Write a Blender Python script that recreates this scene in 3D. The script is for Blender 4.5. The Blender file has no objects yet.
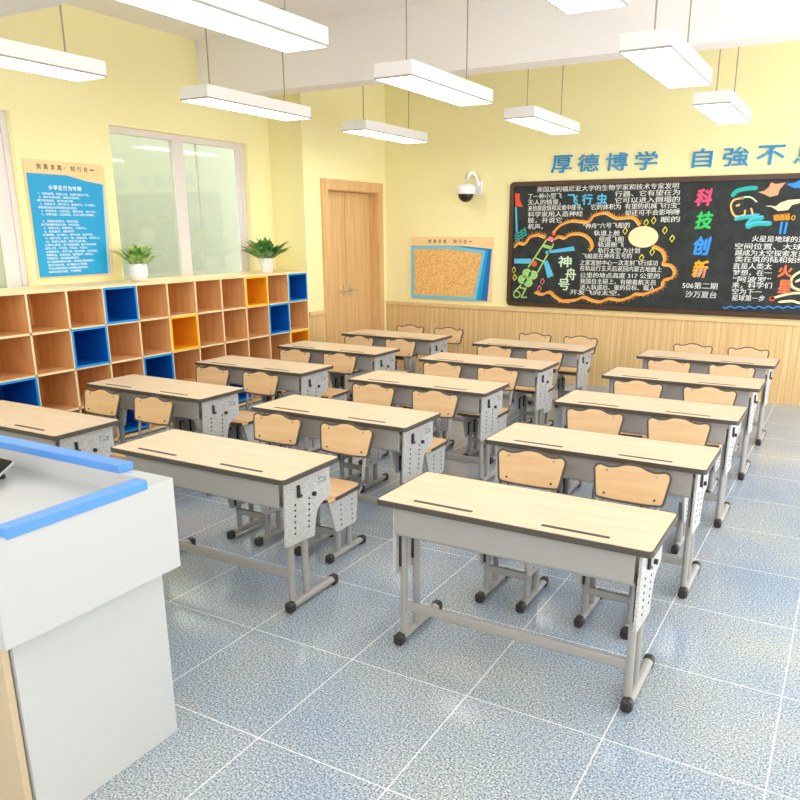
import bpy, math, random
from math import sin, cos, pi, radians
from mathutils import Vector, Matrix

random.seed(7)
SC = bpy.context.scene
COL = SC.collection

# ------------------------------------------------------------------ camera, world, exposure
cam_data = bpy.data.cameras.new('camera')
cam = bpy.data.objects.new('camera', cam_data)
COL.objects.link(cam)
cam.location = (0, 0, 1.901)
cam.rotation_euler = (radians(90 - 15.913), 0, radians(29.202))
cam_data.sensor_width = 36
cam_data.lens = 766.6 / 800 * 36
cam_data.shift_x = -18.8 / 800
cam_data.shift_y = 49.0 / 800
cam_data.clip_start = 0.05
SC.camera = cam

world = bpy.data.worlds.new('daylight')
SC.world = world
world.use_nodes = True
wb = world.node_tree.nodes['Background']
wb.inputs['Color'].default_value = (0.97, 0.98, 1.0, 1)
wb.inputs['Strength'].default_value = 2.85

LAMP_STRENGTH = 6.5
SC.view_settings.view_transform = 'Standard'
SC.view_settings.look = 'None'
SC.view_settings.gamma = 1
SC.view_settings.use_curve_mapping = False
SC.view_settings.exposure = 0.44


# ------------------------------------------------------------------ materials
def srgb(r, g, b):
    f = lambda c: (c / 255 / 12.92) if c / 255 <= 0.04045 else ((c / 255 + 0.055) / 1.055) ** 2.4
    return (f(r), f(g), f(b), 1)


def mat(name, col, rough=0.5, metal=0.0, spec=0.5, emit=None, estr=0.0):
    m = bpy.data.materials.new(name)
    m.use_nodes = True
    b = m.node_tree.nodes['Principled BSDF']
    b.inputs['Base Color'].default_value = col
    b.inputs['Roughness'].default_value = rough
    b.inputs['Metallic'].default_value = metal
    b.inputs['Specular IOR Level'].default_value = spec
    if emit:
        b.inputs['Emission Color'].default_value = emit
        b.inputs['Emission Strength'].default_value = estr
    return m


def nodes(m):
    nt = m.node_tree
    return nt, nt.nodes['Principled BSDF'], nt.nodes.new, nt.links.new


def ramp(nt, stops):
    r = nt.nodes.new('ShaderNodeValToRGB')
    e = r.color_ramp.elements
    while len(e) < len(stops):
        e.new(0.5)
    for i, (p, c) in enumerate(stops):
        e[i].position = p
        e[i].color = c
    return r


def mathn(nt, op, a, b=None):
    n = nt.nodes.new('ShaderNodeMath')
    n.operation = op
    for i, v in enumerate((a, b)):
        if v is None:
            continue
        if isinstance(v, (int, float)):
            n.inputs[i].default_value = v
        else:
            nt.links.new(v, n.inputs[i])
    return n.outputs[0]


def wood(name, c1, c2, scale=(1, 1, 1), rough=0.4, detail=4.0, spec=0.4):
    m = mat(name, c1, rough, spec=spec)
    nt, b, N, L = nodes(m)
    tc = N('ShaderNodeTexCoord')
    mp = N('ShaderNodeMapping')
    mp.inputs['Scale'].default_value = scale
    L(tc.outputs['Object'], mp.inputs['Vector'])
    nz = N('ShaderNodeTexNoise')
    nz.inputs['Scale'].default_value = 1.0
    nz.inputs['Detail'].default_value = detail
    L(mp.outputs['Vector'], nz.inputs['Vector'])
    r = ramp(nt, [(0.3, c1), (0.7, c2)])
    L(nz.outputs['Fac'], r.inputs['Fac'])
    L(r.outputs['Color'], b.inputs['Base Color'])
    return m


def speckle(name, c1, c2, scale, rough=0.5, lo=0.4, hi=0.6):
    m = mat(name, c1, rough)
    nt, b, N, L = nodes(m)
    tc = N('ShaderNodeTexCoord')
    nz = N('ShaderNodeTexNoise')
    nz.inputs['Scale'].default_value = scale
    nz.inputs['Detail'].default_value = 2.0
    L(tc.outputs['Object'], nz.inputs['Vector'])
    r = ramp(nt, [(lo, c1), (hi, c2)])
    L(nz.outputs['Fac'], r.inputs['Fac'])
    L(r.outputs['Color'], b.inputs['Base Color'])
    return m


def floor_mat():
    m = mat('terrazzo_tiles', srgb(170, 190, 205), 0.16, spec=0.5)
    nt, b, N, L = nodes(m)
    tc = N('ShaderNodeTexCoord')
    n1 = N('ShaderNodeTexNoise'); n1.inputs['Scale'].default_value = 120; n1.inputs['Detail'].default_value = 2.5
    n1.inputs['Roughness'].default_value = 0.75
    L(tc.outputs['Object'], n1.inputs['Vector'])
    r1 = ramp(nt, [(0.34, srgb(66, 84, 108)), (0.45, srgb(146, 160, 175)), (0.55, srgb(190, 197, 202)), (0.66, srgb(240, 241, 239))])
    L(n1.outputs['Fac'], r1.inputs['Fac'])
    n2 = N('ShaderNodeTexNoise'); n2.inputs['Scale'].default_value = 1.3; n2.inputs['Detail'].default_value = 2
    L(tc.outputs['Object'], n2.inputs['Vector'])
    r2 = ramp(nt, [(0.35, srgb(222, 233, 248)), (0.65, srgb(250, 248, 240))])
    L(n2.outputs['Fac'], r2.inputs['Fac'])
    mx = N('ShaderNodeMix'); mx.data_type = 'RGBA'; mx.blend_type = 'MULTIPLY'; mx.inputs[0].default_value = 1.0
    L(r1.outputs['Color'], mx.inputs[6]); L(r2.outputs['Color'], mx.inputs[7])
    sp = N('ShaderNodeSeparateXYZ')
    L(tc.outputs['Object'], sp.inputs[0])
    def line(sock, off, pitch, w):
        v = mathn(nt, 'DIVIDE', mathn(nt, 'SUBTRACT', sock, off), pitch)
        f = mathn(nt, 'FRACT', v)
        d = mathn(nt, 'ABSOLUTE', mathn(nt, 'SUBTRACT', f, 0.5))
        return mathn(nt, 'GREATER_THAN', d, 0.5 - w / pitch / 2)
    g = mathn(nt, 'MAXIMUM', line(sp.outputs[0], -0.04, 0.585, 0.0045), line(sp.outputs[1], 2.582, 0.648, 0.0045))
    mg = N('ShaderNodeMix'); mg.data_type = 'RGBA'
    L(g, mg.inputs[0]); L(mx.outputs[2], mg.inputs[6]); mg.inputs[7].default_value = srgb(236, 238, 236)
    L(mg.outputs[2], b.inputs['Base Color'])
    return m


def wainscot_mat():
    m = mat('beadboard_wood', srgb(226, 190, 134), 0.5)
    nt, b, N, L = nodes(m)
    tc = N('ShaderNodeTexCoord')
    sp = N('ShaderNodeSeparateXYZ'); L(tc.outputs['Object'], sp.inputs[0])
    s = mathn(nt, 'ADD', sp.outputs[0], sp.outputs[1])
    f = mathn(nt, 'FRACT', mathn(nt, 'DIVIDE', s, 0.075))
    g = mathn(nt, 'LESS_THAN', f, 0.1)
    mp = N('ShaderNodeMapping'); mp.inputs['Scale'].default_value = (30, 30, 1.2)
    L(tc.outputs['Object'], mp.inputs['Vector'])
    nz = N('ShaderNodeTexNoise'); nz.inputs['Scale'].default_value = 1.0; nz.inputs['Detail'].default_value = 3
    L(mp.outputs['Vector'], nz.inputs['Vector'])
    r = ramp(nt, [(0.3, srgb(214, 176, 118)), (0.7, srgb(232, 199, 146))])
    L(nz.outputs['Fac'], r.inputs['Fac'])
    mg = N('ShaderNodeMix'); mg.data_type = 'RGBA'
    L(mathn(nt, 'MULTIPLY', g, 0.55), mg.inputs[0]); L(r.outputs['Color'], mg.inputs[6]); mg.inputs[7].default_value = srgb(184, 143, 90)
    L(mg.outputs[2], b.inputs['Base Color'])
    return m


def glass_mat():
    m = bpy.data.materials.new('window_glass')
    m.use_nodes = True
    nt = m.node_tree
    nt.nodes.remove(nt.nodes['Principled BSDF'])
    out = nt.nodes['Material Output']
    t = nt.nodes.new('ShaderNodeBsdfTransparent'); t.inputs[0].default_value = srgb(238, 243, 234)
    g = nt.nodes.new('ShaderNodeBsdfGlossy'); g.inputs['Roughness'].default_value = 0.05
    mx = nt.nodes.new('ShaderNodeMixShader')
    mx.inputs[0].default_value = 0.07; nt.links.new(t.outputs[0], mx.inputs[1]); nt.links.new(g.outputs[0], mx.inputs[2])
    nt.links.new(mx.outputs[0], out.inputs[0])
    return m


M = {
    'floor': floor_mat(),
    'wall': mat('yellow_paint', srgb(249, 240, 184), 0.7, spec=0.2),
    'ceiling': mat('ceiling_paint', srgb(247, 243, 240), 0.8, spec=0.2),
    'corridor': mat('corridor_paint', srgb(180, 181, 174), 0.8, spec=0.2),
    'wainscot': wainscot_mat(),
    'rail': wood('rail_wood', srgb(226, 188, 132), srgb(236, 204, 152), (8, 8, 30), 0.45),
    'door': wood('door_wood', srgb(216, 172, 114), srgb(232, 194, 140), (22, 22, 1.3), 0.45),
    'door_frame': wood('door_frame_wood', srgb(214, 168, 112), srgb(230, 190, 136), (20, 20, 2), 0.45),
    'frame_white': mat('window_frame_paint', srgb(228, 220, 218), 0.4),
    'glass': glass_mat(),
    'top': wood('maple_laminate', srgb(213, 188, 157), srgb(225, 202, 175), (2.5, 30, 30), 0.38),
    'chair_wood': wood('beech_laminate', srgb(216, 176, 130), srgb(228, 192, 147), (3, 26, 26), 0.38),
    'edge': mat('dark_edge_band', srgb(78, 72, 65), 0.45),
    'groove': mat('groove_plastic', srgb(62, 58, 54), 0.5),
    'steel': mat('grey_steel', srgb(160, 157, 154), 0.42, spec=0.5),
    'plate': speckle('hammered_grey_steel', srgb(172, 172, 172), srgb(204, 204, 203), 160, 0.42),
    'black': mat('black_plastic', srgb(46, 43, 41), 0.45),
    'hole': mat('hole_black', srgb(32, 30, 30), 0.7),
    'print': mat('grey_print', srgb(150, 150, 152), 0.6),
    'screw': mat('screw_metal', srgb(190, 186, 176), 0.25, metal=0.6),
    'screw_dark': mat('screw_socket', srgb(70, 50, 36), 0.5),
    'cub_in': wood('shelf_wood', srgb(226, 166, 106), srgb(240, 190, 130), (18, 18, 2.5), 0.45),
    'cub_edge': wood('shelf_edge_wood', srgb(244, 214, 162), srgb(250, 226, 180), (8, 8, 8), 0.45),
    'blue_in': mat('blue_laminate', srgb(8, 96, 190), 0.4),
    'blue_edge': mat('blue_edge', srgb(20, 150, 226), 0.4),
    'yel_in': mat('orange_laminate', srgb(248, 166, 34), 0.4),
    'yel_edge': mat('yellow_edge', srgb(255, 196, 30), 0.4),
    'white': mat('white_laminate', srgb(195, 196, 197), 0.35),
    'beige': mat('beige_laminate', srgb(206, 184, 152), 0.45),
    'trim_blue': mat('blue_trim', srgb(88, 150, 230), 0.35),
    'screen': mat('black_screen', srgb(8, 8, 9), 0.35, spec=0.15),
    'silver': mat('silver_metal', srgb(200, 202, 206), 0.3, metal=0.6),
    'lamp_body': mat('white_lamp_housing', srgb(240, 238, 236), 0.45),
    'lamp_glow': mat('lamp_diffuser', srgb(255, 255, 255), 0.5, emit=(1, 0.985, 0.95, 1), estr=LAMP_STRENGTH),
    'seam': mat('grey_seam', srgb(168, 162, 156), 0.5),
    'cable': mat('steel_cable', srgb(160, 148, 134), 0.4),
    'canopy': mat('grey_canopy', srgb(120, 112, 106), 0.35),
    'chrome': mat('satin_chrome', srgb(222, 214, 200), 0.22, metal=0.8),
    'pot': speckle('pot_ceramic', srgb(238, 234, 231), srgb(246, 243, 240), 40, 0.5),
    'soil': mat('dark_soil', srgb(70, 52, 38), 0.9),
    'stem': mat('green_stem', srgb(96, 132, 60), 0.6),
    'cam_white': mat('camera_white', srgb(240, 240, 240), 0.35),
    'cam_dome': mat('camera_dome', srgb(50, 38, 32), 0.12),
    'board': speckle('chalkboard', srgb(28, 34, 34), srgb(40, 46, 45), 9, 0.65),
    'board_frame': mat('brown_board_frame', srgb(74, 48, 30), 0.35),
    'poster_tan': wood('poster_tan', srgb(246, 208, 150), srgb(250, 218, 164), (4, 4, 18), 0.5),
    'poster_blue': mat('poster_blue', srgb(0, 158, 214), 0.45),
    'poster_pale': mat('poster_pale_blue', srgb(170, 210, 226), 0.45),
    'letter_blue': mat('letter_blue', srgb(28, 140, 196), 0.4),
    'ink': mat('dark_ink', srgb(72, 84, 70), 0.6),
    'white_ink': mat('white_ink', srgb(240, 248, 250), 0.6),
    'cork': speckle('cork', srgb(222, 164, 92), srgb(248, 206, 136), 70, 0.8, 0.38, 0.62),
    'sheet_cyan': mat('cyan_sheet', srgb(10, 160, 216), 0.45),
    'sheet_blue': mat('deep_blue_sheet', srgb(10, 112, 190), 0.45),
    'cork_frame': mat('pale_blue_frame', srgb(120, 200, 226), 0.45),
}


def leaf_mat(name, c1, c2):
    m = speckle(name, c1, c2, 14, 0.4)
    m.node_tree.nodes['Principled BSDF'].inputs['Specular IOR Level'].default_value = 0.6
    return m


M['leaf_dark'] = leaf_mat('dark_leaf', srgb(44, 112, 48), srgb(112, 168, 78))
M['leaf_pale'] = leaf_mat('pale_leaf', srgb(84, 150, 58), srgb(190, 214, 124))
CH = {k: mat('chalk_' + k, srgb(*c), 0.9, spec=0.1) for k, c in dict(
    white=(226, 228, 222), sky=(96, 190, 226), lime=(176, 214, 120), pale_green=(206, 232, 196), orange=(240, 160, 70),
    amber=(250, 200, 120), cream=(248, 226, 178), yellow=(240, 226, 70), red=(232, 92, 66), pink=(240, 132, 140),
    magenta=(240, 90, 130), green=(66, 200, 104), blue=(70, 150, 236), gold=(246, 176, 40), purple=(176, 110, 206),
    teal=(60, 180, 170), salmon=(240, 168, 130), brown=(190, 120, 60), vermilion=(240, 120, 80)).items()}


# ------------------------------------------------------------------ mesh helpers
class MB:
    def __init__(s):
        s.v, s.f, s.sm = [], [], []

    def add(s, vs, fs, smooth=False):
        o = len(s.v)
        s.v += [tuple(v) for v in vs]
        s.f += [tuple(i + o for i in f) for f in fs]
        s.sm += [smooth] * len(fs)

    def box(s, x0, x1, y0, y1, z0, z1, c=0.0):
        if c > 0:
            return s.prism([(x0, y0), (x1, y0), (x1, y1), (x0, y1)], z0, z1, 'z', c)
        s.add([(x, y, z) for x in (x0, x1) for y in (y0, y1) for z in (z0, z1)],
              [(0, 1, 3, 2), (4, 6, 7, 5), (0, 4, 5, 1), (2, 3, 7, 6), (0, 2, 6, 4), (1, 5, 7, 3)])

    def prism(s, poly, a0, a1, axis='z', c=0.0):
        """extrude a 2D polygon along an axis; c chamfers both rims"""
        ar = sum(poly[i][0] * poly[(i + 1) % len(poly)][1] - poly[(i + 1) % len(poly)][0] * poly[i][1] for i in range(len(poly)))
        if ar < 0:
            poly = poly[::-1]
        n = len(poly)
        P = {'z': lambda u, v, w: (u, v, w), 'x': lambda u, v, w: (w, u, v), 'y': lambda u, v, w: (u, w, v)}[axis]
        loops = [(offset(poly, -c), a0), (poly, a0 + c), (poly, a1 - c), (offset(poly, -c), a1)] if c > 0 else [(poly, a0), (poly, a1)]
        vs = [P(u, v, w) for pl, w in loops for u, v in pl]
        fs = [tuple(range(n))[::-1]]
        for k in range(len(loops) - 1):
            for i in range(n):
                j = (i + 1) % n
                fs.append((k * n + i, k * n + j, (k + 1) * n + j, (k + 1) * n + i))
        fs.append(tuple((len(loops) - 1) * n + i for i in range(n)))
        if axis == 'y':
            fs = [f[::-1] for f in fs]
        s.add(vs, fs)

    def ring(s, outer, inner, a0, a1, axis='z'):
        """frame-like band between two polygons with equal vertex counts"""
        n = len(outer)
        P = {'z': lambda u, v, w: (u, v, w), 'x': lambda u, v, w: (w, u, v), 'y': lambda u, v, w: (u, w, v)}[axis]
        loops = [(outer, a0), (outer, a1), (inner, a1), (inner, a0)]
        vs = [P(u, v, w) for pl, w in loops for u, v in pl]
        fs = []
        for k in range(4):
            for i in range(n):
                j = (i + 1) % n
                k2 = (k + 1) % 4
                fs.append((k * n + i, k * n + j, k2 * n + j, k2 * n + i))
        if axis == 'y':
            fs = [f[::-1] for f in fs]
        s.add(vs, fs)

    def tube(s, path, r, n=10, cap=True, ry=None):
        """tube along a 3D path; r a number or list; ry flattens"""
        pts = [Vector(p) for p in path]
        rs = r if isinstance(r, (list, tuple)) else [r] * len(pts)
        up = Vector((0, 0, 1))
        vs = []
        for i, p in enumerate(pts):
            t = (pts[min(i + 1, len(pts) - 1)] - pts[max(i - 1, 0)]).normalized()
            a = up if abs(t.dot(up)) < 0.95 else Vector((0, 1, 0))
            u = t.cross(a).normalized()
            w = u.cross(t).normalized()
            for k in range(n):
                an = 2 * pi * k / n
                vs.append(p + u * cos(an) * rs[i] + w * sin(an) * (rs[i] if ry is None else ry))
        fs = [(i * n + k, i * n + (k + 1) % n, (i + 1) * n + (k + 1) % n, (i + 1) * n + k)
              for i in range(len(pts) - 1) for k in range(n)]
        s.add(vs, fs, True)
        if cap:
            m = len(pts) - 1
            s.add(vs[:n], [tuple(range(n))[::-1]])
            s.add(vs[m * n:], [tuple(range(n))])

    def lathe(s, prof, n=24, c=(0, 0, 0)):
        vs = [(c[0] + r * cos(2 * pi * k / n), c[1] + r * sin(2 * pi * k / n), c[2] + z) for r, z in prof for k in range(n)]
        fs = [(i * n + k, i * n + (k + 1) % n, (i + 1) * n + (k + 1) % n, (i + 1) * n + k)
              for i in range(len(prof) - 1) for k in range(n)]
        s.add(vs, fs, True)
        if prof[0][0] > 1e-4:
            s.add(vs[:n], [tuple(range(n))[::-1]])
        if prof[-1][0] > 1e-4:
            s.add(vs[-n:], [tuple(range(n))])

    def build(s, name, m, parent=None, loc=(0, 0, 0)):
        me = bpy.data.meshes.new(name)
        me.from_pydata(s.v, [], s.f)
        me.polygons.foreach_set('use_smooth', s.sm)
        me.materials.append(m)
        me.update()
        o = bpy.data.objects.new(name, me)
        COL.objects.link(o)
        o.location = loc
        if parent:
            o.parent = parent
        return o


def offset(poly, d):
    """move a counter-clockwise polygon outwards by d (inwards when negative)"""
    n, out = len(poly), []
    for i in range(n):
        p0, p1, p2 = Vector(poly[i - 1]), Vector(poly[i]), Vector(poly[(i + 1) % n])
        e1, e2 = (p1 - p0).normalized(), (p2 - p1).normalized()
        n1, n2 = Vector((e1.y, -e1.x)), Vector((e2.y, -e2.x))
        b = n1 + n2
        b = b / max(b.length_squared / 2, 0.3)
        out.append((p1.x + b.x * d, p1.y + b.y * d))
    return out


def rrect(x0, x1, y0, y1, r, k=5):
    out = []
    for cx, cy, a in ((x1 - r, y0 + r, -90), (x1 - r, y1 - r, 0), (x0 + r, y1 - r, 90), (x0 + r, y0 + r, 180)):
        for i in range(k + 1):
            t = radians(a + 90 * i / k)
            out.append((cx + r * cos(t), cy + r * sin(t)))
    return out


def round_poly(pts, r, k=4):
    """round the corners of a counter-clockwise polygon; r one number or one per corner"""
    n, out = len(pts), []
    for i in range(n):
        ri = r[i] if isinstance(r, (list, tuple)) else r
        p0, p1, p2 = Vector(pts[i - 1]), Vector(pts[i]), Vector(pts[(i + 1) % n])
        if ri <= 0:
            out.append(tuple(p1)); continue
        a = p1 + (p0 - p1).normalized() * ri
        b = p1 + (p2 - p1).normalized() * ri
        for j in range(k + 1):
            t = j / k
            q = a * (1 - t) ** 2 + p1 * 2 * t * (1 - t) + b * t * t
            out.append((q.x, q.y))
    return out


def tag(o, label=None, cat=None, group=None, kind=None):
    for k, v in (('label', label), ('category', cat), ('group', group), ('kind', kind)):
        if v:
            o[k] = v
    return o


def empty(name, loc, label=None, cat=None, group=None, kind=None, rz=0):
    o = bpy.data.objects.new(name, None)
    o.empty_display_size = 0.1
    COL.objects.link(o)
    o.location = loc
    o.rotation_euler.z = rz
    return tag(o, label, cat, group, kind)


def one(name, mb, m, label, cat, group=None, loc=(0, 0, 0)):
    return tag(mb.build(name, m, None, loc), label, cat, group)


def struct(name, mb, m, parent=None):
    o = mb.build(name, m, parent)
    if not parent:
        o['kind'] = 'structure'
    return o


def kids(o):
    return [c for c in bpy.data.objects if c.parent == o]


def tree(o):
    return (o, [tree(c) for c in kids(o)])


def dup(t, parent=None):
    o, ch = t
    c = o.copy()
    COL.objects.link(c)
    c.parent = parent
    for k in ch:
        dup(k, c)
    return c


# ------------------------------------------------------------------ lettering
def glyphs(s, extrude=0.0, weight=0.0, res=2):
    cu = bpy.data.curves.new('lettering', 'FONT')
    cu.body = s
    cu.size = 1
    cu.extrude = extrude
    cu.offset = weight
    cu.resolution_u = res
    ob = bpy.data.objects.new('lettering', cu)
    COL.objects.link(ob)
    bpy.context.view_layer.update()
    dg = bpy.context.evaluated_depsgraph_get()
    ev = ob.evaluated_get(dg)
    me = ev.to_mesh()
    vs = [tuple(v.co) for v in me.vertices]
    fs = [tuple(p.vertices) for p in me.polygons]
    ev.to_mesh_clear()
    bpy.data.objects.remove(ob)
    bpy.data.curves.remove(cu)
    return vs, fs


class Face:
    """a wall plane: u runs along the wall, v is up, d stands off into the room"""
    def __init__(s, wall, pos):
        s.wall, s.pos = wall, pos

    def p(s, u, v, d):
        return (u, s.pos - d, v) if s.wall == 'back' else (s.pos + d, u, v)

    def text(s, mb, t, u0, v0, u1, v1, d, weight=0.0, thick=0.0, slant=0.0, vskew=0.0):
        vs, fs = glyphs(t, extrude=1.0 if thick else 0.0)
        if not vs:
            return
        if weight > 0:                                   # brush weight: the strokes written over again, slightly shifted
            sh = [(-1, 0), (1, 0)] if weight < 0.015 else [(-1, -.5), (1, -.5), (0, 1), (0, 0)]
            if thick:
                sh = [(-1, 0), (1, 0), (0, 1), (0, -1)]
            V0, F0, n0 = vs, fs, len(vs)
            vs = [(x + dx * weight, y + dy * weight, z + k * .02) for k, (dx, dy) in enumerate(sh) for x, y, z in V0]
            fs = [tuple(i + k * n0 for i in f) for k in range(len(sh)) for f in F0]
        xs = [v[0] for v in vs]; ys = [v[1] for v in vs]
        ax, bx, ay, by = min(xs), max(xs), min(ys), max(ys)
        out = []
        for x, y, z in vs:
            a, b = (x - ax) / max(bx - ax, 1e-6), (y - ay) / max(by - ay, 1e-6)
            out.append(s.p(u0 + a * (u1 - u0) + slant * (b - .5) * (v1 - v0), v0 + b * (v1 - v0) + vskew * a, d + (thick * (z + 1) / 2 if thick else z * .004)))
        mb.add(out, fs)

    def line(s, mb, t, u0, v0, u1, v1, h, d, weight=0.01):
        """one written line of height h from (u0,v0) to (u1,v1), v being its middle"""
        s.text(mb, t, u0, v0 - h / 2, u1, v0 + h / 2, d, weight, vskew=v1 - v0)

    def stroke(s, mb, pts, w, d, taper=False):
        P = [Vector(p) for p in pts]
        L, R = [], []
        for i, p in enumerate(P):
            t = (P[min(i + 1, len(P) - 1)] - P[max(i - 1, 0)]).normalized()
            nn = Vector((-t.y, t.x)) * w / 2
            if taper and i in (0, len(P) - 1):
                nn *= 0.25
            L.append(p + nn); R.append(p - nn)
        n = len(P)
        mb.add([s.p(q.x, q.y, d) for q in L + R], [(i, i + 1, n + i + 1, n + i) for i in range(n - 1)])

    def blob(s, mb, c, ru, rv, d, n=20):
        mb.add([s.p(c[0] + ru * cos(2 * pi * k / n), c[1] + rv * sin(2 * pi * k / n), d) for k in range(n)], [tuple(range(n))])

    def hoop(s, mb, c, ru, rv, w, d, n=18):
        s.stroke(mb, [(c[0] + ru * cos(2 * pi * k / n), c[1] + rv * sin(2 * pi * k / n)) for k in range(n + 1)], w, d)

    def poly(s, mb, pts, d):
        mb.add([s.p(u, v, d) for u, v in pts], [tuple(range(len(pts)))])

    def slab(s, mb, pts, d0, d1):
        n = len(pts)
        mb.add([s.p(u, v, d) for d in (d0, d1) for u, v in pts],
               [tuple(range(n)), tuple(range(n, 2 * n))[::-1]] + [(i, (i + 1) % n, n + (i + 1) % n, n + i) for i in range(n)])


def smooth(pts, k=4):
    """Catmull-Rom through the points"""
    P = [Vector(p) for p in pts]
    out = []
    for i in range(len(P) - 1):
        a, b, c, d = P[max(i - 1, 0)], P[i], P[i + 1], P[min(i + 2, len(P) - 1)]
        for j in range(k):
            t = j / k
            q = 0.5 * (2 * b + (c - a) * t + (2 * a - 5 * b + 4 * c - d) * t * t + (3 * b - a - 3 * c + d) * t ** 3)
            out.append((q.x, q.y))
    out.append(tuple(P[-1]))
    return out


# ------------------------------------------------------------------ the room
XL, XD, YC, YB, ZC = -6.31, -5.83, 7.653, 9.487, 3.79     # left wall, door wall, its corner, back wall, ceiling
XR, YF = 2.0, -1.6                                       # daylight comes in along the open right-hand side
b = MB(); b.box(-8.6, XR, YF, YB + 0.2, -0.12, 0); struct('floor', b, M['floor'])
b = MB(); b.box(XL - 0.25, XR, YF, YB + 0.2, ZC, ZC + 0.15); struct('ceiling', b, M['ceiling'])
b = MB(); b.box(XD - 0.3, XR, YB, YB + 0.2, 0, ZC); struct('wall_back', b, M['wall'])
b = MB(); b.box(XL - 0.2, -0.4, YF - 0.2, YF, 0, 2.4); struct('wall_front_light_cut', b, M['ceiling'])  # unseen front wall, cut short and low so daylight reaches the viewer-facing surfaces
b = MB(); b.box(XR, XR + 0.2, YF, 2.3, 0, ZC); struct('wall_right_light_block', b, M['wall'])  # unseen wall piece, added to keep direct daylight off the lectern

# left wall with two window openings, then the deeper door wall
b = MB()
WZ0, WZ1 = 1.37, 2.855
for y0, y1, z0, z1 in ((YF, 2.3, 0, ZC), (2.3, 4.345, 0, WZ0), (2.3, 4.345, WZ1, ZC), (4.345, 5.335, 0, ZC), (5.335, 7.245, 0, WZ0),
                       (5.335, 7.245, WZ1, ZC), (7.245, YC, 0, ZC)):
    b.box(XL - 0.2, XL, y0, y1, z0, z1)
struct('wall_left', b, M['wall'])
DY0, DY1, DZ = 8.085, 9.27, 2.40
b = MB()
b.box(XL - 0.2, XD, YC, DY0, 0, ZC)
b.box(XD - 0.3, XD, DY1, YB, 0, ZC)
b.box(XD - 0.3, XD, DY0, DY1, DZ, ZC)
struct('wall_door_side', b, M['wall'])
b = MB(); b.box(-8.6, -8.5, YF, YB + 2.2, 0, 3.2); struct('wall_corridor', b, M['corridor'])

b = MB(); b.box(XL, XR, 6.54, 6.79, 3.24, ZC); struct('trim_1', b, M['ceiling'])
b = MB(); b.box(XL, XR, 3.30, 3.55, 3.24, ZC); struct('trim_2', b, M['ceiling'])

# wainscot with cap rail
b = MB(); b.box(XD, XR, YB - 0.015, YB, 0, 0.90)
w = struct('trim_3', b, M['wainscot'])
b = MB(); b.box(XD, XR, YB - 0.03, YB, 0.885, 0.935, 0.004); b.build('cap_rail', M['rail'], w)
b = MB(); b.box(XD, XD + 0.012, YC + 0.002, 7.98, 0, 0.90)
w = struct('trim_4', b, M['wainscot'])
b = MB(); b.box(XD, XD + 0.025, YC + 0.002, 7.98, 0.885, 0.935, 0.004); b.build('cap_rail', M['rail'], w)

# door
d = empty('door_1', (XD, (DY0 + DY1) / 2, 0), kind='structure')
oy = (DY0 + DY1) / 2
b = MB()
for y0, y1, z0, z1 in ((7.98, DY0 + 0.012, 0, 2.51), (DY1 - 0.012, 9.375, 0, 2.51), (DY0 + 0.012, DY1 - 0.012, DZ - 0.012, 2.51)):
    b.box(0, 0.03, y0 - oy, y1 - oy, z0, z1, 0.004)
for y0, y1, z0, z1 in ((DY0, DY0 + 0.02, 0, DZ), (DY1 - 0.02, DY1, 0, DZ), (DY0 + 0.02, DY1 - 0.02, DZ - 0.02, DZ)):
    b.box(-0.28, 0, y0 - oy, y1 - oy, z0, z1)
b.build('door_frame', M['door_frame'], d)
SP = 8.66
for y0, y1, hy, sg in ((DY0 + 0.022, SP - 0.006, SP - 0.07, -1), (SP + 0.006, DY1 - 0.022, SP + 0.07, 1)):
    b = MB(); b.box(-0.165, -0.12, y0 - oy, y1 - oy, 0.01, DZ - 0.022, 0.003)
    lf = b.build('door_leaf', M['door'], d)
    b = MB(); b.box(-0.12, -0.112, hy - oy - 0.022, hy - oy + 0.022, 1.06, 1.20, 0.003)
    b.tube([(-0.112, hy - oy, 1.13), (-0.068, hy - oy, 1.13)], 0.011)
    b.tube([(-0.068, hy - oy - sg * 0.012, 1.13), (-0.066, hy - oy + sg * 0.06, 1.133), (-0.07, hy - oy + sg * 0.125, 1.128)], [0.012, 0.011, 0.008])
    b.build('door_handle', M['chrome'], lf)


b = MB(); b.box(-0.185, -0.17, DY0 + 0.022 - oy, DY1 - 0.022 - oy, 0.01, DZ - 0.022); tag(b.build('door_gap_shade', M['board_frame'], d), 'dark sheet standing in for shade in the gap between the leaves')  # dark brown sheet behind the leaves, colours their gap as if in shade


# windows
def window(name, y0, y1, mull, lines):
    xw = XL - 0.09
    r = empty(name, (xw, (y0 + y1) / 2, WZ0), kind='structure')
    oy = (y0 + y1) / 2
    h = WZ1 - WZ0
    b = MB()
    fw = 0.05
    b.box(-0.03, 0.03, y0 - oy, y0 + fw - oy, 0, h); b.box(-0.03, 0.03, y1 - fw - oy, y1 - oy, 0, h)
    b.box(-0.03, 0.03, y0 + fw - oy, y1 - fw - oy, 0, 0.05); b.box(-0.03, 0.03, y0 + fw - oy, y1 - fw - oy, h - 0.06, h)
    b.build('window_frame', M['frame_white'], r)
    b = MB(); b.box(-0.025, 0.035, mull[0] - oy, mull[1] - oy, 0.05, h - 0.06, 0.003); b.build('mullion', M['frame_white'], r)
    for a0, a1, dx in lines:
        b = MB(); b.box(dx - 0.012, dx + 0.012, a0 - oy, a1 - oy, 0.05, h - 0.06); b.build('sash_stile', M['frame_white'], r)
    for a0, a1, dx in ((y0 + fw, mull[0], 0.008), (mull[1], y1 - fw, -0.01)):
        b = MB(); b.box(dx - 0.003, dx + 0.003, a0 - oy, a1 - oy, 0.05, h - 0.06); b.build('glass_pane', M['glass'], r)
    return r


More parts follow.
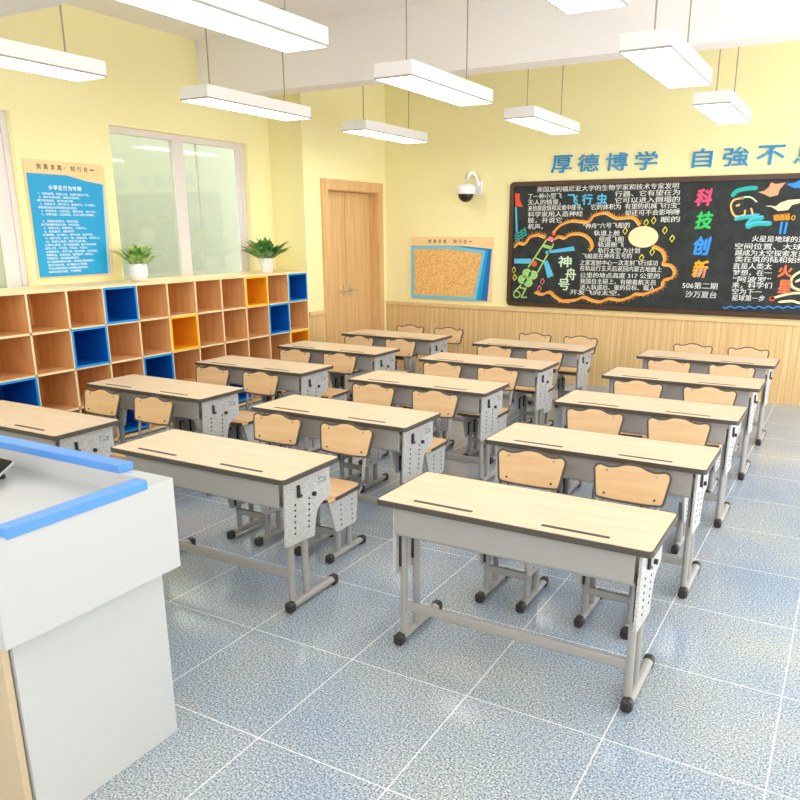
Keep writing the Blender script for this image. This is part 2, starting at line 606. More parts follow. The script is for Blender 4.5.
window('window_1', 2.3, 4.345, (3.22, 3.36), [(4.17, 4.295, 0.0)])
window('window_2', 5.335, 7.245, (6.17, 6.31), [(7.12, 7.195, 0.01), (6.535, 6.55, -0.02)])

# ------------------------------------------------------------------ pigeonhole shelf along the left wall
ROWH, PITCH, NC = 0.3455, 0.3718, 12
ZT = 1.43
SY0 = YC - NC * PITCH
shelf = empty('cubby_shelf', (-6.065, (SY0 + YC) / 2, 0), 'long low wooden pigeonhole shelf of open square compartments along the left wall', 'shelf')
cy = (SY0 + YC) / 2
FX, BX = XD + 0.002 + 6.065, XL + 0.004 + 6.065          # front and back in the shelf's own frame
T = 0.018


def cub(y0, y1, z0, z1, name, fx=FX):
    """a board of the shelf with a paler front edge strip"""
    b = MB(); b.box(BX, fx - 0.002, y0 - cy, y1 - cy, z0, z1)
    o = b.build(name, M['cub_in'], shelf)
    b = MB(); b.box(fx - 0.002, fx, y0 - cy, y1 - cy, z0, z1); b.build('front_edge', M['cub_edge'], o)


b = MB(); b.box(BX, FX, SY0 - cy, YC - 0.002 - cy, ZT - 0.025, ZT, 0.002); b.build('top_panel', M['cub_edge'], shelf)
b = MB(); b.box(BX, BX + 0.01, SY0 - cy, YC - 0.002 - cy, 0.03, ZT - 0.025); b.build('back_panel', M['cub_in'], shelf)
for k in range(5):
    if k:
        z = ZT - k * ROWH
        z = max(z, 0.0)
        cub(SY0 + T, YC - T, z - T / 2 if k < 4 else 0.012, z + T / 2 if k < 4 else 0.04, 'shelf_board')
for c in range(NC + 1):
    y = YC - c * PITCH
    y0, y1 = (y - T, y - 0.002) if c == 0 else ((y, y + T) if c == NC else (y - T / 2, y + T / 2))
    cub(y0, y1, 0.0, ZT - 0.025, 'divider')
for (c, r, colr) in ((1, 1, 'blue'), (2, 2, 'blue'), (3, 1, 'yel'), (1, 3, 'yel'), (6, 2, 'yel'), (7, 3, 'blue'), (8, 1, 'blue'),
                     (9, 2, 'blue'), (11, 3, 'blue'), (8, 4, 'blue'), (4, 4, 'blue')):
    y1 = YC - (c - 1) * PITCH - T / 2 - (T / 2 if c == 1 else 0); y0 = YC - c * PITCH + T / 2
    z1 = ZT - (r - 1) * ROWH - (0.0255 if r == 1 else T / 2); z0 = ZT - r * ROWH + (T / 2 if r < 4 else 0.022)
    rc = lambda q: [(y0 + q - cy, z0 + q), (y1 - q - cy, z0 + q), (y1 - q - cy, z1 - q), (y0 + q - cy, z1 - q)]
    b = MB(); b.ring(rc(0.0005), rc(0.012), BX + 0.012, FX - 0.004, 'x'); b.box(BX + 0.0105, BX + 0.014, y0 + 0.012 - cy, y1 - 0.012 - cy, z0 + 0.012, z1 - 0.012)
    o = b.build('compartment_liner', M[colr + '_in'], shelf)
    b = MB(); b.ring(rc(-0.006), rc(0.013), FX - 0.004, FX + 0.003, 'x'); b.build('front_edge', M[colr + '_edge'], o)
    tag(o, ('deep blue' if colr == 'blue' else 'yellow orange') + ' compartment liner')


# ------------------------------------------------------------------ two-seat desk: front faces the viewer (-y), students sit behind
DW, DD, DH = 1.2, 0.4614, 0.75
OV = 0.010                                               # overhang of the rounded tabletop
def make_desk():
    r = empty('school_desk', (0, 0, 0))
    X = lambda v: v - DW / 2
    Yv = lambda v: v - DD / 2
    ob = rrect(-DW / 2 - OV, DW / 2 + OV, -DD / 2 - OV, DD / 2 + OV * .6, 0.024)
    b = MB(); b.prism(offset(ob, -0.0075), 0.728, DH, 'z', 0.001)
    top = b.build('tabletop', M['top'], r)
    b = MB(); b.ring(ob, offset(ob, -0.007), 0.724, 0.7495); tag(b.build('edge_band', M['edge'], top), 'dark edge band')
    for a0, a1 in ((0.151, 0.438), (0.747, 1.029)):
        b = MB(); b.prism(rrect(X(a0), X(a1), Yv(0.046), Yv(0.066), 0.008, 3), DH - 0.004, DH + 0.0015)
        tag(b.build('pen_groove', M['groove'], top), 'dark pen groove')
    # front panel and the book tray behind it
    b = MB(); b.prism([(Yv(0.035), 0.726), (Yv(0.029), 0.59), (Yv(0.036), 0.578), (Yv(0.05), 0.576), (Yv(0.052), 0.584), (Yv(0.042), 0.59), (Yv(0.047), 0.726)], X(0.064), X(1.136), 'x')
    b.build('front_panel', M['steel'], r)
    b = MB(); b.box(X(0.066), X(1.134), Yv(0.052), Yv(0.40), 0.574, 0.584); b.box(X(0.066), X(1.134), Yv(0.395), Yv(0.405), 0.574, 0.60)
    b.build('book_tray', M['steel'], r)
    for sx, xo, xi in ((-1, 0.040, 0.054), (1, 1.160, 1.146)):
        x0, x1 = X(min(xo, xi)), X(max(xo, xi))
        prof = [(0.062, 0.726), (0.05, 0.37), (0.285, 0.355), (0.30, 0.43), (0.318, 0.49), (0.35, 0.515), (0.435, 0.535), (0.435, 0.726)]
        prof = round_poly([(Yv(p), q) for p, q in prof], [0.004, 0.012, 0.012, 0.03, 0.02, 0.025, 0.015, 0.004], 3)
        b = MB(); b.prism(prof, x0, x1, 'x', 0.002)
        pl = b.build('side_plate', M['plate'], r)
        xs = X(xo) + (0.0008 if sx > 0 else -0.0008)
        for yy, sl in ((0.135, -0.010), (0.25, -0.010)):
            b = MB()
            for k in range(6):
                z = 0.575 - k * 0.0305
                b.tube([(xs - 0.001, Yv(yy + sl * k / 5), z), (xs + 0.001, Yv(yy + sl * k / 5), z)], 0.0062, 8)
            b.build('hole_row', M['hole'], pl)
        b = MB()
        b.prism([(Yv(0.150), 0.672), (Yv(0.168), 0.672), (Yv(0.169), 0.622), (Yv(0.184), 0.616), (Yv(0.182), 0.604), (Yv(0.150), 0.608)], min(xs, xs + sx * 0.012), max(xs, xs + sx * 0.012), 'x', 0.002)
        b.build('bag_hook', M['black'], pl)
        b = MB()
        b.tube([(xs, Yv(0.285), 0.590), (xs + sx * 0.014, Yv(0.285), 0.590)], 0.012, 10)
        b.build('lock_knob', M['black'], pl)
        b = MB()
        for a0, a1, z0, z1 in ((0.325, 0.347, 0.634, 0.640), (0.352, 0.374, 0.652, 0.66), (0.38, 0.40, 0.628, 0.655), (0.33, 0.345, 0.648, 0.668), (0.352, 0.373, 0.630, 0.642)):
            b.box(min(xs, xs + sx * 0.0006), max(xs, xs + sx * 0.0006), Yv(a0), Yv(a1), z0, z1)
        b.build('printed_mark', M['print'], pl)
        # inner sleeves and two oval uprights
        for yy in (0.112, 0.228):
            xl = X(xo) - sx * 0.014
            b = MB(); b.tube([(xl - sx * 0.012, Yv(yy), 0.045), (xl - sx * 0.012, Yv(yy), 0.565)], 0.017, 14, ry=0.021)
            lg = b.build('leg', M['steel'], r)
            b = MB(); b.prism(rrect(min(xl, xl - sx * 0.012), max(xl, xl - sx * 0.012), Yv(yy) - 0.027, Yv(yy) + 0.027, 0.004, 3), 0.40, 0.57)
            b.build('leg_sleeve', M['black'], lg)
        xf = X(xo) - sx * 0.018
        b = MB()
        b.tube([(xf, Yv(0.085), 0.033), (xf, Yv(0.455), 0.033)], 0.024, 14, ry=0.02)
        ft = b.build('foot', M['steel'], r)
        for ya, yb in ((0.055, 0.105), (0.435, 0.485)):
            b = MB()
            b.prism(rrect(xf - 0.024, xf + 0.024, 0.0, 0.056, 0.017, 4), Yv(ya), Yv(yb), 'y', 0.009)
            b.build('end_cap', M['black'], ft)
    b = MB()
    b.prism(rrect(Yv(0.112) - 0.013, Yv(0.112) + 0.013, 0.168, 0.218, 0.012, 4), X(0.075), X(1.125), 'x')
    b.build('crossbar', M['steel'], r)
    return r


# ------------------------------------------------------------------ school chair: sitter faces -y
def make_chair():
    r = empty('school_chair', (0, 0, 0))
    so = round_poly([(-0.165, -0.29), (0.165, -0.29), (0.182, -0.21), (0.168, 0.085), (-0.168, 0.085), (-0.182, -0.21)], [0.065, 0.065, 0.07, 0.06, 0.06, 0.07], 4)
    b = MB(); b.prism(offset(so, -0.007), 0.405, 0.423, 'z', 0.001)
    seat = b.build('seat', M['chair_wood'], r)
    b = MB(); b.ring(so, offset(so, -0.0065), 0.401, 0.4225); tag(b.build('edge_band', M['edge'], seat), 'dark edge band')
    # backrest: wavy top, narrower at the bottom, leaning back
    H0, H1 = -0.101, 0.090
    tops = [(0.202, H1 - 0.022), (0.168, H1 - 0.001), (0.122, H1 - 0.014), (0.08, H1 - 0.007), (0.044, H1 + 0.009), (0, H1 + 0.012)]
    tops = tops + [(-x, z) for x, z in tops[::-1][1:]]
    outline = [(-0.176, H0 + 0.005), (-0.08, H0 - 0.002), (0.08, H0 - 0.002), (0.176, H0 + 0.005)] + tops
    ol = round_poly(outline, [0.022, 0.02, 0.02, 0.022, 0.022] + [0.016] * 9 + [0.022], 3)
    tilt = Matrix.Translation((0, 0.155, 0.662)) @ Matrix.Rotation(radians(-13), 4, 'X')
    def lean(o):
        o.matrix_local = tilt
        return o
    b = MB(); b.prism(offset(ol, -0.0115), -0.0085, 0.0085, 'y', 0.001)
    bk = lean(b.build('backrest', M['chair_wood'], r))
    b = MB(); b.ring(ol, offset(ol, -0.011), -0.0078, 0.0075, 'y'); tag(b.build('edge_band', M['edge'], bk), 'dark edge band')
    for sx in (-1, 1):
        for z, mm in ((0.052, 'screw'), (-0.066, 'screw_dark')):
            b = MB(); b.tube([(sx * 0.128, -0.0105, z), (sx * 0.128, -0.008, z)], 0.0065, 10)
            b.build('screw', M[mm], bk)
    for sx in (-1, 1):
        b = MB()
        b.tube([(sx * 0.135, 0.060, 0.352), (sx * 0.138, 0.105, 0.385), (sx * 0.14, 0.128, 0.44), (sx * 0.14, 0.150, 0.58), (sx * 0.14, 0.183, 0.715)], 0.013, 10, ry=0.009)
        b.build('back_support', M['steel'], r)
        x = sx * 0.138
        prof = round_poly([(-0.245, 0.398), (-0.175, 0.185), (0.035, 0.185), (0.060, 0.398)], [0.01, 0.02, 0.02, 0.01], 3)
        b = MB(); b.prism(prof, x - 0.008, x + 0.008, 'x', 0.002)
        pl = b.build('side_plate', M['plate'], r)
        for yy in (-0.125, -0.01):
            b = MB()
            for k in range(5):
                xa = x + sx * 0.0088
                z = 0.345 - k * 0.031
                b.tube([(xa - 0.001, yy, z), (xa + 0.001, yy, z)], 0.0055, 8)
            b.build('hole_row', M['hole'], pl)
        for yy in (-0.125, -0.01):
            b = MB(); b.tube([(x - sx * 0.022, yy, 0.04), (x - sx * 0.022, yy, 0.30)], 0.019, 12, ry=0.015)
            lg = b.build('leg', M['steel'], r)
            b = MB(); b.prism(rrect(min(x, x - sx * 0.020), max(x, x - sx * 0.020), yy - 0.023, yy + 0.023, 0.004, 3), 0.20, 0.31)
            b.build('leg_sleeve', M['black'], lg)
        xf = x - sx * 0.022
        b = MB(); b.tube([(xf, -0.205, 0.030), (xf, 0.135, 0.030)], 0.021, 12, ry=0.018)
        ft = b.build('foot', M['steel'], r)
        for ya, yb in ((-0.235, -0.185), (0.110, 0.157)):
            b = MB(); b.prism(rrect(xf - 0.022, xf + 0.022, 0.0, 0.052, 0.016, 4), ya, yb, 'y', 0.008)
            b.build('end_cap', M['black'], ft)
    b = MB(); b.prism(rrect(-0.137, -0.113, 0.14, 0.182, 0.01, 3), -0.112, 0.112, 'x'); b.build('crossbar', M['steel'], r)
    b = MB(); b.box(-0.12, 0.12, -0.20, 0.07, 0.372, 0.401, 0.003); b.build('seat_frame', M['steel'], r)
    return r


desk_t, chair_t = tree(make_desk()), tree(make_chair())
ROWN = ['front-row', 'second-row', 'third-row', 'fourth-row', 'back-row']
ROWP = ['nearest the viewer', 'second from the viewer', 'middle of its column', 'fourth from the viewer', 'nearest the wood-panelled back wall']
COLS = {'right': (-1.733, 'right column'), 'middle': (-3.472, 'middle column'), 'left': (-5.153, 'left column beside the pigeonholes')}
first_d = first_c = True
for cn, (cx, cl) in COLS.items():
    for k in range(5):
        y0 = 2.7285 + 1.1625 * k
        d = desk_t[0] if first_d else dup(desk_t); first_d = False
        d.location = (cx + DW / 2, y0 + DD / 2, 0)
        d['label'] = 'two-seat desk with pale wood top, %s, %s' % (cl, ROWP[k])
        d['category'] = 'desk'; d['group'] = 'two-seat school desks'
        for side, dx in (('left', 0.325), ('right', 0.868)):
            c = chair_t[0] if first_c else dup(chair_t); first_c = False
            c.location = (cx + dx - (0.022 if cn == 'middle' else 0), y0 + (0.89 if cn == 'middle' else 0.875), 0)
            c['label'] = 'wooden school chair, %s seat behind the %s desk of the %s column' % (side, ROWN[k], cn)
            c['category'] = 'chair'; c['group'] = 'school chairs behind the desks'


# ------------------------------------------------------------------ teacher's lectern, lower left
pod = empty('lectern', (-2.75, 1.5, 0), 'white lectern with blue edge strips in the left foreground', 'lectern')
px, py = -2.75, 1.5
P = lambda x0, x1, y0, y1, z0, z1: (x0 - px, x1 - px, y0 - py, y1 - py, z0, z1)
b = MB(); b.box(*P(-3.40, -2.103, 1.215, 1.81, 0, 0.725), 0.002); b.build('base_cabinet', M['white'], pod)
b = MB(); b.box(*P(-3.38, -2.115, 1.185, 1.208, 0.01, 0.71), 0.002); tag(b.build('cabinet_door', M['beige'], pod), 'beige cabinet door')
b = MB()
b.box(*P(-3.50, -2.022, 1.15, 1.83, 0.72, 0.985))
b.box(*P(-3.50, -2.022, 1.772, 1.83, 0.985, 1.058)); b.box(*P(-2.085, -2.022, 1.17, 1.772, 0.985, 1.058)); b.box(*P(-3.50, -3.437, 1.17, 1.772, 0.985, 1.058))
b.build('desk_box', M['white'], pod)
b = MB(); b.box(*P(-3.49, -2.225, 1.768, 1.834, 1.058, 1.088), 0.003); tag(b.build('edge_strip', M['trim_blue'], pod), 'blue strip along the far edge')
b = MB(); b.box(*P(-2.072, -2.016, 1.20, 1.712, 1.05, 1.084), 0.003); tag(b.build('edge_strip', M['trim_blue'], pod), 'blue strip along the right edge')

tb = empty('tablet', (-2.805, 1.60, 0.986), 'black tablet with silver rim propped up on the white lectern', 'tablet')
so = rrect(-0.14, 0.14, -0.075, 0.075, 0.012)
b = MB(); b.prism(so, 0, 0.009, 'z', 0.002); o = b.build('case', M['silver'], tb); o.matrix_local = Matrix.Translation((0, 0, 0.040)) @ Matrix.Rotation(radians(29), 4, 'X')
b = MB(); b.prism(offset(so, -0.003), 0.009, 0.011, 'z'); o = b.build('screen', M['screen'], tb); o.matrix_local = Matrix.Translation((0, 0, 0.040)) @ Matrix.Rotation(radians(29), 4, 'X')
b = MB(); b.prism([(0.02, 0.0), (0.075, 0.0), (0.055, 0.066), (0.03, 0.052)], -0.05, 0.05, 'x'); b.build('stand', M['black'], tb)


# ------------------------------------------------------------------ hanging lamps
def make_lamp():
    r = empty('pendant_lamp', (0, 0, 0))
    w, l, h = 0.30, 1.34, 0.105
    b = MB(); b.box(-w / 2, w / 2, -l / 2, l / 2, 0.014, h, 0.002); b.build('housing', M['lamp_body'], r)
    rr = lambda q: [(-w / 2 + q, -l / 2 + q), (w / 2 - q, -l / 2 + q), (w / 2 - q, l / 2 - q), (-w / 2 + q, l / 2 - q)]
    b = MB(); b.ring(rr(0.0), rr(0.008), 0.002, 0.014); tag(b.build('rim', M['seam'], r), 'grey rim around the diffuser')
    b = MB(); b.box(-w / 2 + 0.008, w / 2 - 0.008, -l / 2 + 0.008, l / 2 - 0.008, 0.002, 0.008); b.build('diffuser', M['lamp_glow'], r)
    for s in (-1, 1):
        b = MB(); b.tube([(0, s * 0.48, h), (0, s * 0.48, 0.882)], 0.0055, 8); b.lathe([(0.012, 0), (0.010, 0.02)], 10, (0, s * 0.48, h))
        c = b.build('cable', M['cable'], r)
        b = MB(); b.lathe([(0.02, 0.85), (0.036, 0.868), (0.04, 0.889)], 16, (0, s * 0.48, 0)); b.build('canopy', M['canopy'], c)
    return r


lamp_t = tree(make_lamp())
first = True
for cn, x in (('left', -4.79), ('middle', -2.945), ('right', -1.245)):
    for rn, y in (('nearest the viewer', 3.28), ('in front of the ceiling beam', 5.575), ('beyond the ceiling beam', 7.85)):
        o = lamp_t[0] if first else dup(lamp_t); first = False
        o.location = (x, y, 2.90)
        o['label'] = 'white rectangular pendant lamp of the %s line, the one %s' % (cn, rn)
        o['category'] = 'lamp'; o['group'] = 'hanging ceiling lamps'


# ------------------------------------------------------------------ potted plants on the shelf
def plant(name, loc, label, pot_prof, n, ln, m, seed, spread, wid):
    rnd = random.Random(seed)
    r = empty(name, loc, label, 'plant')
    b = MB(); b.lathe(pot_prof, 28); b.build('pot', M['pot'], r)
    hp = pot_prof[-1][1] - 0.025
    b = MB(); b.lathe([(0.0, hp + 0.004), (pot_prof[-1][0], hp)], 20); b.build('soil', M['soil'], r)
    st = MB(); lf = MB()
    for i in range(n):
        a = i * 2.39996 + rnd.uniform(-.3, .3)
        t = i / n
        el = radians(86 - spread * t + rnd.uniform(-8, 8))
        L = ln * (0.75 + 0.35 * rnd.random()) * (0.8 + 0.3 * t)
        base = Vector((0.015 * cos(a), 0.015 * sin(a), hp))
        dirh = Vector((cos(a), sin(a), 0)); up = Vector((0, 0, 1)); side = Vector((-sin(a), cos(a), 0))
        p = base.copy(); ang = el; pts = []
        K = 9
        for k in range(K + 1):
            pts.append((p.copy(), ang))
            p = p + (dirh * cos(ang) + up * sin(ang)) * L / K
            ang -= (0.02 + 0.13 * (k / K) ** 1.3) * (1 - 0.3 * t)
        st.tube([q for q, _ in pts[:4]], [0.004, 0.0035, 0.003, 0.0025], 6)
        vs = []
        for k in range(3, K + 1):
            u = (k - 3) / (K - 3)
            w = wid * (sin(pi * min(1, u * 0.93 + 0.07)) ** 0.8) * (1 - 0.25 * u) + 0.0008
            q, an = pts[k]
            nrm = -dirh * sin(an) + up * cos(an)
            vs += [q + side * w + nrm * w * 0.35, q, q - side * w + nrm * w * 0.35]
        m_ = K - 2
        lf.add(vs, [(3 * i2 + j, 3 * i2 + j + 1, 3 * i2 + j + 4, 3 * i2 + j + 3) for i2 in range(m_ - 1) for j in (0, 1)], True)
    st.build('stems', M['stem'], r)
    lf.build('foliage', m, r)


plant('potted_plant', (-6.05, 5.29, ZT), 'pale green plant in round white pot on the shelf, nearer the blue poster',
      [(0.05, 0), (0.07, 0.010), (0.084, 0.06), (0.087, 0.105), (0.081, 0.15), (0.072, 0.166), (0.066, 0.166), (0.07, 0.14)], 46, 0.275, M['leaf_pale'], 3, 50, 0.030)
plant('potted_plant', (-5.99, 7.10, ZT), 'dark green plant in tapered white pot at the far end of the shelf',
      [(0.056, 0), (0.066, 0.008), (0.082, 0.155), (0.085, 0.165), (0.074, 0.165), (0.07, 0.135)], 60, 0.34, M['leaf_dark'], 11, 60, 0.040)

# ------------------------------------------------------------------ things on the back wall
BW = Face('back', YB)
# blue slogan, each character fixed to the wall by itself
for i, (ch, u, w_, t) in enumerate((('厚', -3.31, .26, 'first'), ('德', -2.98, .26, 'second'), ('博', -2.64, .26, 'third'), ('学', -2.30, .26, 'fourth'),
                                  ('自', -1.68, .21, 'fifth'), ('強', -1.33, .27, 'sixth'), ('不', -0.98, .28, 'seventh'), ('息', -0.62, .26, 'eighth'))):
    b = MB(); BW.text(b, ch, u - w_ / 2, 2.575, u + w_ / 2, 2.775, 0.001, 0.010, 0.018, slant=0.04)
    one('wall_character', b, M['letter_blue'], 'blue wall character above the blackboard, %s of the slogan from the left' % t, 'sign', 'blue slogan on the back wall')

# blackboard
BX0, BX1, BZ0, BZ1 = -3.968, 0.01, 0.955, 2.485
bb = empty('blackboard', ((BX0 + BX1) / 2, YB, BZ0), 'large brown-framed blackboard covered in coloured chalk drawings and writing', 'blackboard')
class BFace(Face):
    def p(s, u, v, d):
        return (u - (BX0 + BX1) / 2, -d, v - BZ0)
BF = BFace('back', YB)
ro = rrect(BX0, BX1, BZ0, BZ1, 0.05); 
fr = lambda q, rr: [(x - (BX0 + BX1) / 2, z - BZ0) for x, z in rrect(BX0 + q, BX1 - q, BZ0 + q, BZ1 - q, rr)]
b = MB(); b.ring(fr(0, 0.06), fr(0.055, 0.012), -0.035, -0.001, 'y'); b.build('frame', M['board_frame'], bb)
b = MB(); b.prism(fr(0.05, 0.012), -0.014, -0.002, 'y'); b.build('writing_surface', M['board'], bb)
DEP = 0.0148
def chalk(name, key, fn, label=None):
    b = MB(); fn(b)
    o = b.build(name, CH[key], bb)
    if label:
        o['label'] = label
    return o
S = {}
S['craft_lines']=[[(-3.457,1.793),(-3.693,1.445)],[(-3.365,1.741),(-3.563,1.386)],[(-3.511,1.71),(-3.394,1.68)],[(-3.596,1.563),(-3.494,1.526)],[(-3.778,1.223),(-3.879,1.123)],[(-3.708,1.193),(-3.772,1.064)],[(-3.794,1.19),(-3.716,1.177)],[(-3.772,1.064),(-3.694,1.07)],[(-3.495,1.725),(-3.37,1.696)]]
S['craft_lobes']=[(-3.707,1.374),(-3.621,1.353),(-3.764,1.294),(-3.685,1.257),(-3.834,1.101)]
S['nose']=[(-3.458,1.801),(-3.418,1.831),(-3.365,1.813),(-3.374,1.756),(-3.44,1.778)]
S['porthole']=[(-3.61,1.493)]
S['panels']=[[(-3.467,1.649),(-3.105,1.713),(-3.086,1.661),(-3.466,1.619)],[(-3.886,1.55),(-3.655,1.557),(-3.653,1.495),(-3.884,1.491)],[(-3.485,1.511),(-3.437,1.543),(-3.345,1.353),(-3.426,1.32)]]
S['clouds']=[[(-3.883,1.698),(-3.833,1.745),(-3.747,1.738),(-3.683,1.815),(-3.584,1.846),(-3.517,1.831),(-3.475,1.816)],[(-3.351,1.801),(-3.288,1.824),(-3.222,1.81),(-3.16,1.847),(-3.082,1.862),(-3.002,1.855),(-2.938,1.825),(-2.888,1.774),(-2.869,1.716),(-2.889,1.664)],[(-3.578,1.143),(-3.484,1.115),(-3.385,1.15),(-3.315,1.098),(-3.214,1.047),(-3.099,1.044)],[(-3.381,1.87),(-3.294,1.954),(-3.144,2.012),(-2.942,2.0),(-2.873,2.069),(-2.728,2.102),(-2.603,2.044),(-2.508,2.043),(-2.39,2.042),(-2.313,1.963)],[(-2.143,1.725),(-2.036,1.675),(-1.994,1.591),(-2.005,1.522),(-1.918,1.507),(-1.87,1.44),(-1.898,1.37),(-1.989,1.333),(-2.001,1.263),(-2.101,1.207),(-2.204,1.168),(-2.311,1.164),(-2.362,1.127),(-2.486,1.086),(-2.617,1.098),(-2.726,1.057),(-2.84,1.071),(-2.938,1.104),(-3.051,1.062),(-3.247,1.044)]]
S['stars']=[(-2.243,1.988),(-2.158,2.012),(-2.482,1.895),(-2.021,1.903),(-1.931,1.811),(-2.146,1.657),(-2.264,1.59),(-3.872,1.315),(-3.886,1.409)]
S['stars_white']=[(-3.491,1.276),(-3.526,1.187)]
S['flag']=[(-3.907,2.355),(-3.839,2.346),(-3.842,2.282),(-3.792,2.185),(-3.893,2.198)]
S['flag_pole']=[[(-3.887,2.186),(-3.861,1.857)]]
S['hatch']=[[(-3.887,1.833),(-3.742,1.931)],[(-3.886,1.796),(-3.732,1.894)],[(-3.877,1.771),(-3.725,1.858)],[(-3.862,1.882),(-3.839,1.771)],[(-3.808,1.906),(-3.785,1.796)],[(-3.755,1.919),(-3.738,1.833)]]
S['teal']=[[(-1.327,2.257),(-1.292,2.313),(-1.192,2.341),(-1.071,2.345)],[(-1.281,2.013),(-1.179,2.033),(-1.018,2.053)],[(-1.147,1.927),(-1.049,1.969),(-0.888,1.968)],[(-1.148,1.938),(-1.095,2.012),(-0.975,2.032)]]
S['ship']=[[(-1.202,2.244),(-1.303,2.225),(-1.327,2.151),(-1.275,2.055),(-1.183,2.065),(-1.178,2.118)],[(-1.119,2.138),(-1.09,2.064)],[(-1.276,2.161),(-1.236,2.177)]]
S['ship_top']=[[(-1.243,2.245),(-1.142,2.253),(-1.065,2.2)]]
S['bird1']=[(-1.066,2.303),(-1.004,2.281),(-0.94,2.249),(-0.863,2.268),(-0.851,2.329),(-0.8,2.395),(-0.896,2.381),(-0.947,2.399),(-0.962,2.352),(-1.007,2.312)]
S['bird2']=[(-0.979,2.157),(-0.908,2.145),(-0.844,2.103),(-0.746,2.112),(-0.713,2.163),(-0.638,2.182),(-0.643,2.223),(-0.759,2.215),(-0.834,2.186),(-0.869,2.151),(-0.93,2.16)]
S['blue_blob']=[(-0.798,2.379),(-0.721,2.387),(-0.667,2.415),(-0.606,2.389),(-0.619,2.334),(-0.715,2.336)]
S['brown']=[(-0.889,2.062),(-0.723,2.081),(-0.718,2.009),(-0.871,2.0)]
S['legs']=[[(-0.791,1.989),(-0.796,1.864)],[(-0.741,1.989),(-0.752,1.864)]]
S['cream']=[[(-0.473,1.479),(-0.55,1.467),(-0.621,1.401),(-0.611,1.315),(-0.526,1.275),(-0.448,1.278)],[(-0.815,1.167),(-0.679,1.216),(-0.562,1.242),(-0.443,1.236)],[(-0.73,1.137),(-0.591,1.154),(-0.509,1.136),(-0.413,1.151)],[(-0.586,1.359),(-0.503,1.404)]]
S['dot']=[(-0.795,1.168)]
S['wave']=[[(-1.298,1.054),(-1.27,1.042),(-1.246,1.057),(-1.222,1.069),(-1.195,1.059),(-1.168,1.047),(-1.144,1.061),(-1.12,1.074),(-1.093,1.064),(-1.066,1.051),(-1.043,1.066),(-1.019,1.078),(-0.992,1.068),(-0.966,1.056),(-0.943,1.071),(-0.919,1.083),(-0.893,1.073),(-0.867,1.061),(-0.844,1.075),(-0.82,1.087),(-0.794,1.077),(-0.769,1.065),(-0.746,1.08),(-0.723,1.092),(-0.697,1.082),(-0.671,1.07),(-0.649,1.084),(-0.626,1.096),(-0.601,1.086),(-0.575,1.075),(-0.553,1.089),(-0.531,1.101),(-0.506,1.091),(-0.48,1.079),(-0.458,1.093),(-0.436,1.105),(-0.411,1.095),(-0.386,1.083),(-0.365,1.097),(-0.343,1.109)]]
S['moon']=[(-2.265,1.827)]
P1=[(-3.615,2.39,-1.907,2.392),(-3.731,2.309,-3.288,2.312),(-2.635,2.316,-1.89,2.322),(-3.728,2.238,-3.297,2.237),(-2.629,2.243,-1.883,2.246),(-3.725,2.166,-3.015,2.174),(-2.916,2.173,-2.553,2.174),(-2.506,2.173,-1.877,2.181),(-3.722,2.094,-3.011,2.099),(-2.5,2.099,-1.871,2.109),(-3.719,2.022,-3.272,2.025),(-2.076,2.023,-1.863,2.027),(-3.716,1.949,-3.516,1.948)]
P2=[(-3.002,1.953,-2.431,1.963),(-2.86,1.871,-2.543,1.872),(-2.794,1.801,-2.49,1.803),(-2.802,1.737,-2.486,1.739),(-2.797,1.666,-2.291,1.672),(-2.993,1.598,-2.38,1.608),(-3.014,1.52,-2.069,1.532),(-3.01,1.454,-2.017,1.459),(-3.005,1.369,-2.034,1.384),(-3.001,1.297,-2.074,1.307),(-2.996,1.224,-2.08,1.243),(-3.122,1.158,-2.492,1.169)]
P3=[(-1.073,1.815,-0.534,1.807),(-1.241,1.733,-0.524,1.73),(-1.233,1.663,-0.515,1.657),(-1.226,1.592,-0.507,1.594),(-1.239,1.516,-0.835,1.519),(-1.231,1.444,-0.827,1.449),(-1.224,1.373,-0.829,1.373),(-1.227,1.306,-0.812,1.314),(-1.22,1.239,-0.906,1.24),(-1.213,1.167,-0.867,1.17)]
MA=[(-0.772, 1.407, -0.618, 1.539), (-0.752, 1.235, -0.608, 1.38)]
CC=[(-1.712,2.167,-1.526,2.356),(-1.688,1.917,-1.502,2.111),(-1.694,1.629,-1.507,1.84),(-1.67,1.377,-1.502,1.577)]
SZ=[(-3.295,1.46,-3.121,1.596),(-3.195,1.303,-3.055,1.453),(-3.28,1.177,-3.131,1.317)]
def paras(lines, h, w=0.012):
    def f(b):
        for t, (u0, v0, u1, v1) in lines:
            BF.line(b, t, u0, v0, u1, v1, h, DEP, w)
    return f
chalk('chalk_text', 'white', paras(list(zip(['美国加利福尼亚大学的生物学家和技术专家发明', '了一种小型飞', '行器、它有望在为', '无人的情景，', '它可以进入倒塌的', '来侦察敌情和灾难中搜寻。', '它的体积为', '有望的机械飞行虫”',
    '科学家用人造神经', '却还可不会影响睡', '肢，并说它', '眠的', '机声。'], P1)), 0.066), 'white chalk text beside the flying insect title')
chalk('chalk_text', 'white', paras(list(zip(['“神舟”六号飞船的', '轨道上舱', '组成飞船', '轨道舱飞', '轨行太空 为计划', '飞船是在神舟五号的', '之家发射中心一次发射飞行成功', '在轨运行五天后返回内蒙古地面上', '公里的地点高度 317 公里的', '我国自主研上、有随着航天员',
    '进入轨道后、重的目标、载人', '开发飞向太空、'], P2)), 0.064), 'white chalk text inside the cloud')
chalk('chalk_text', 'white', paras(list(zip(['火星是地球的近', '空间位置、大球、', '越成为太空探索发现', '类在筑的陆和始终', '直是人类太', '梦想，在一', '“阿波罗”', '来，科学们', '空为下一', '星球第一步'], P3)), 0.066), 'white chalk text about the red planet')
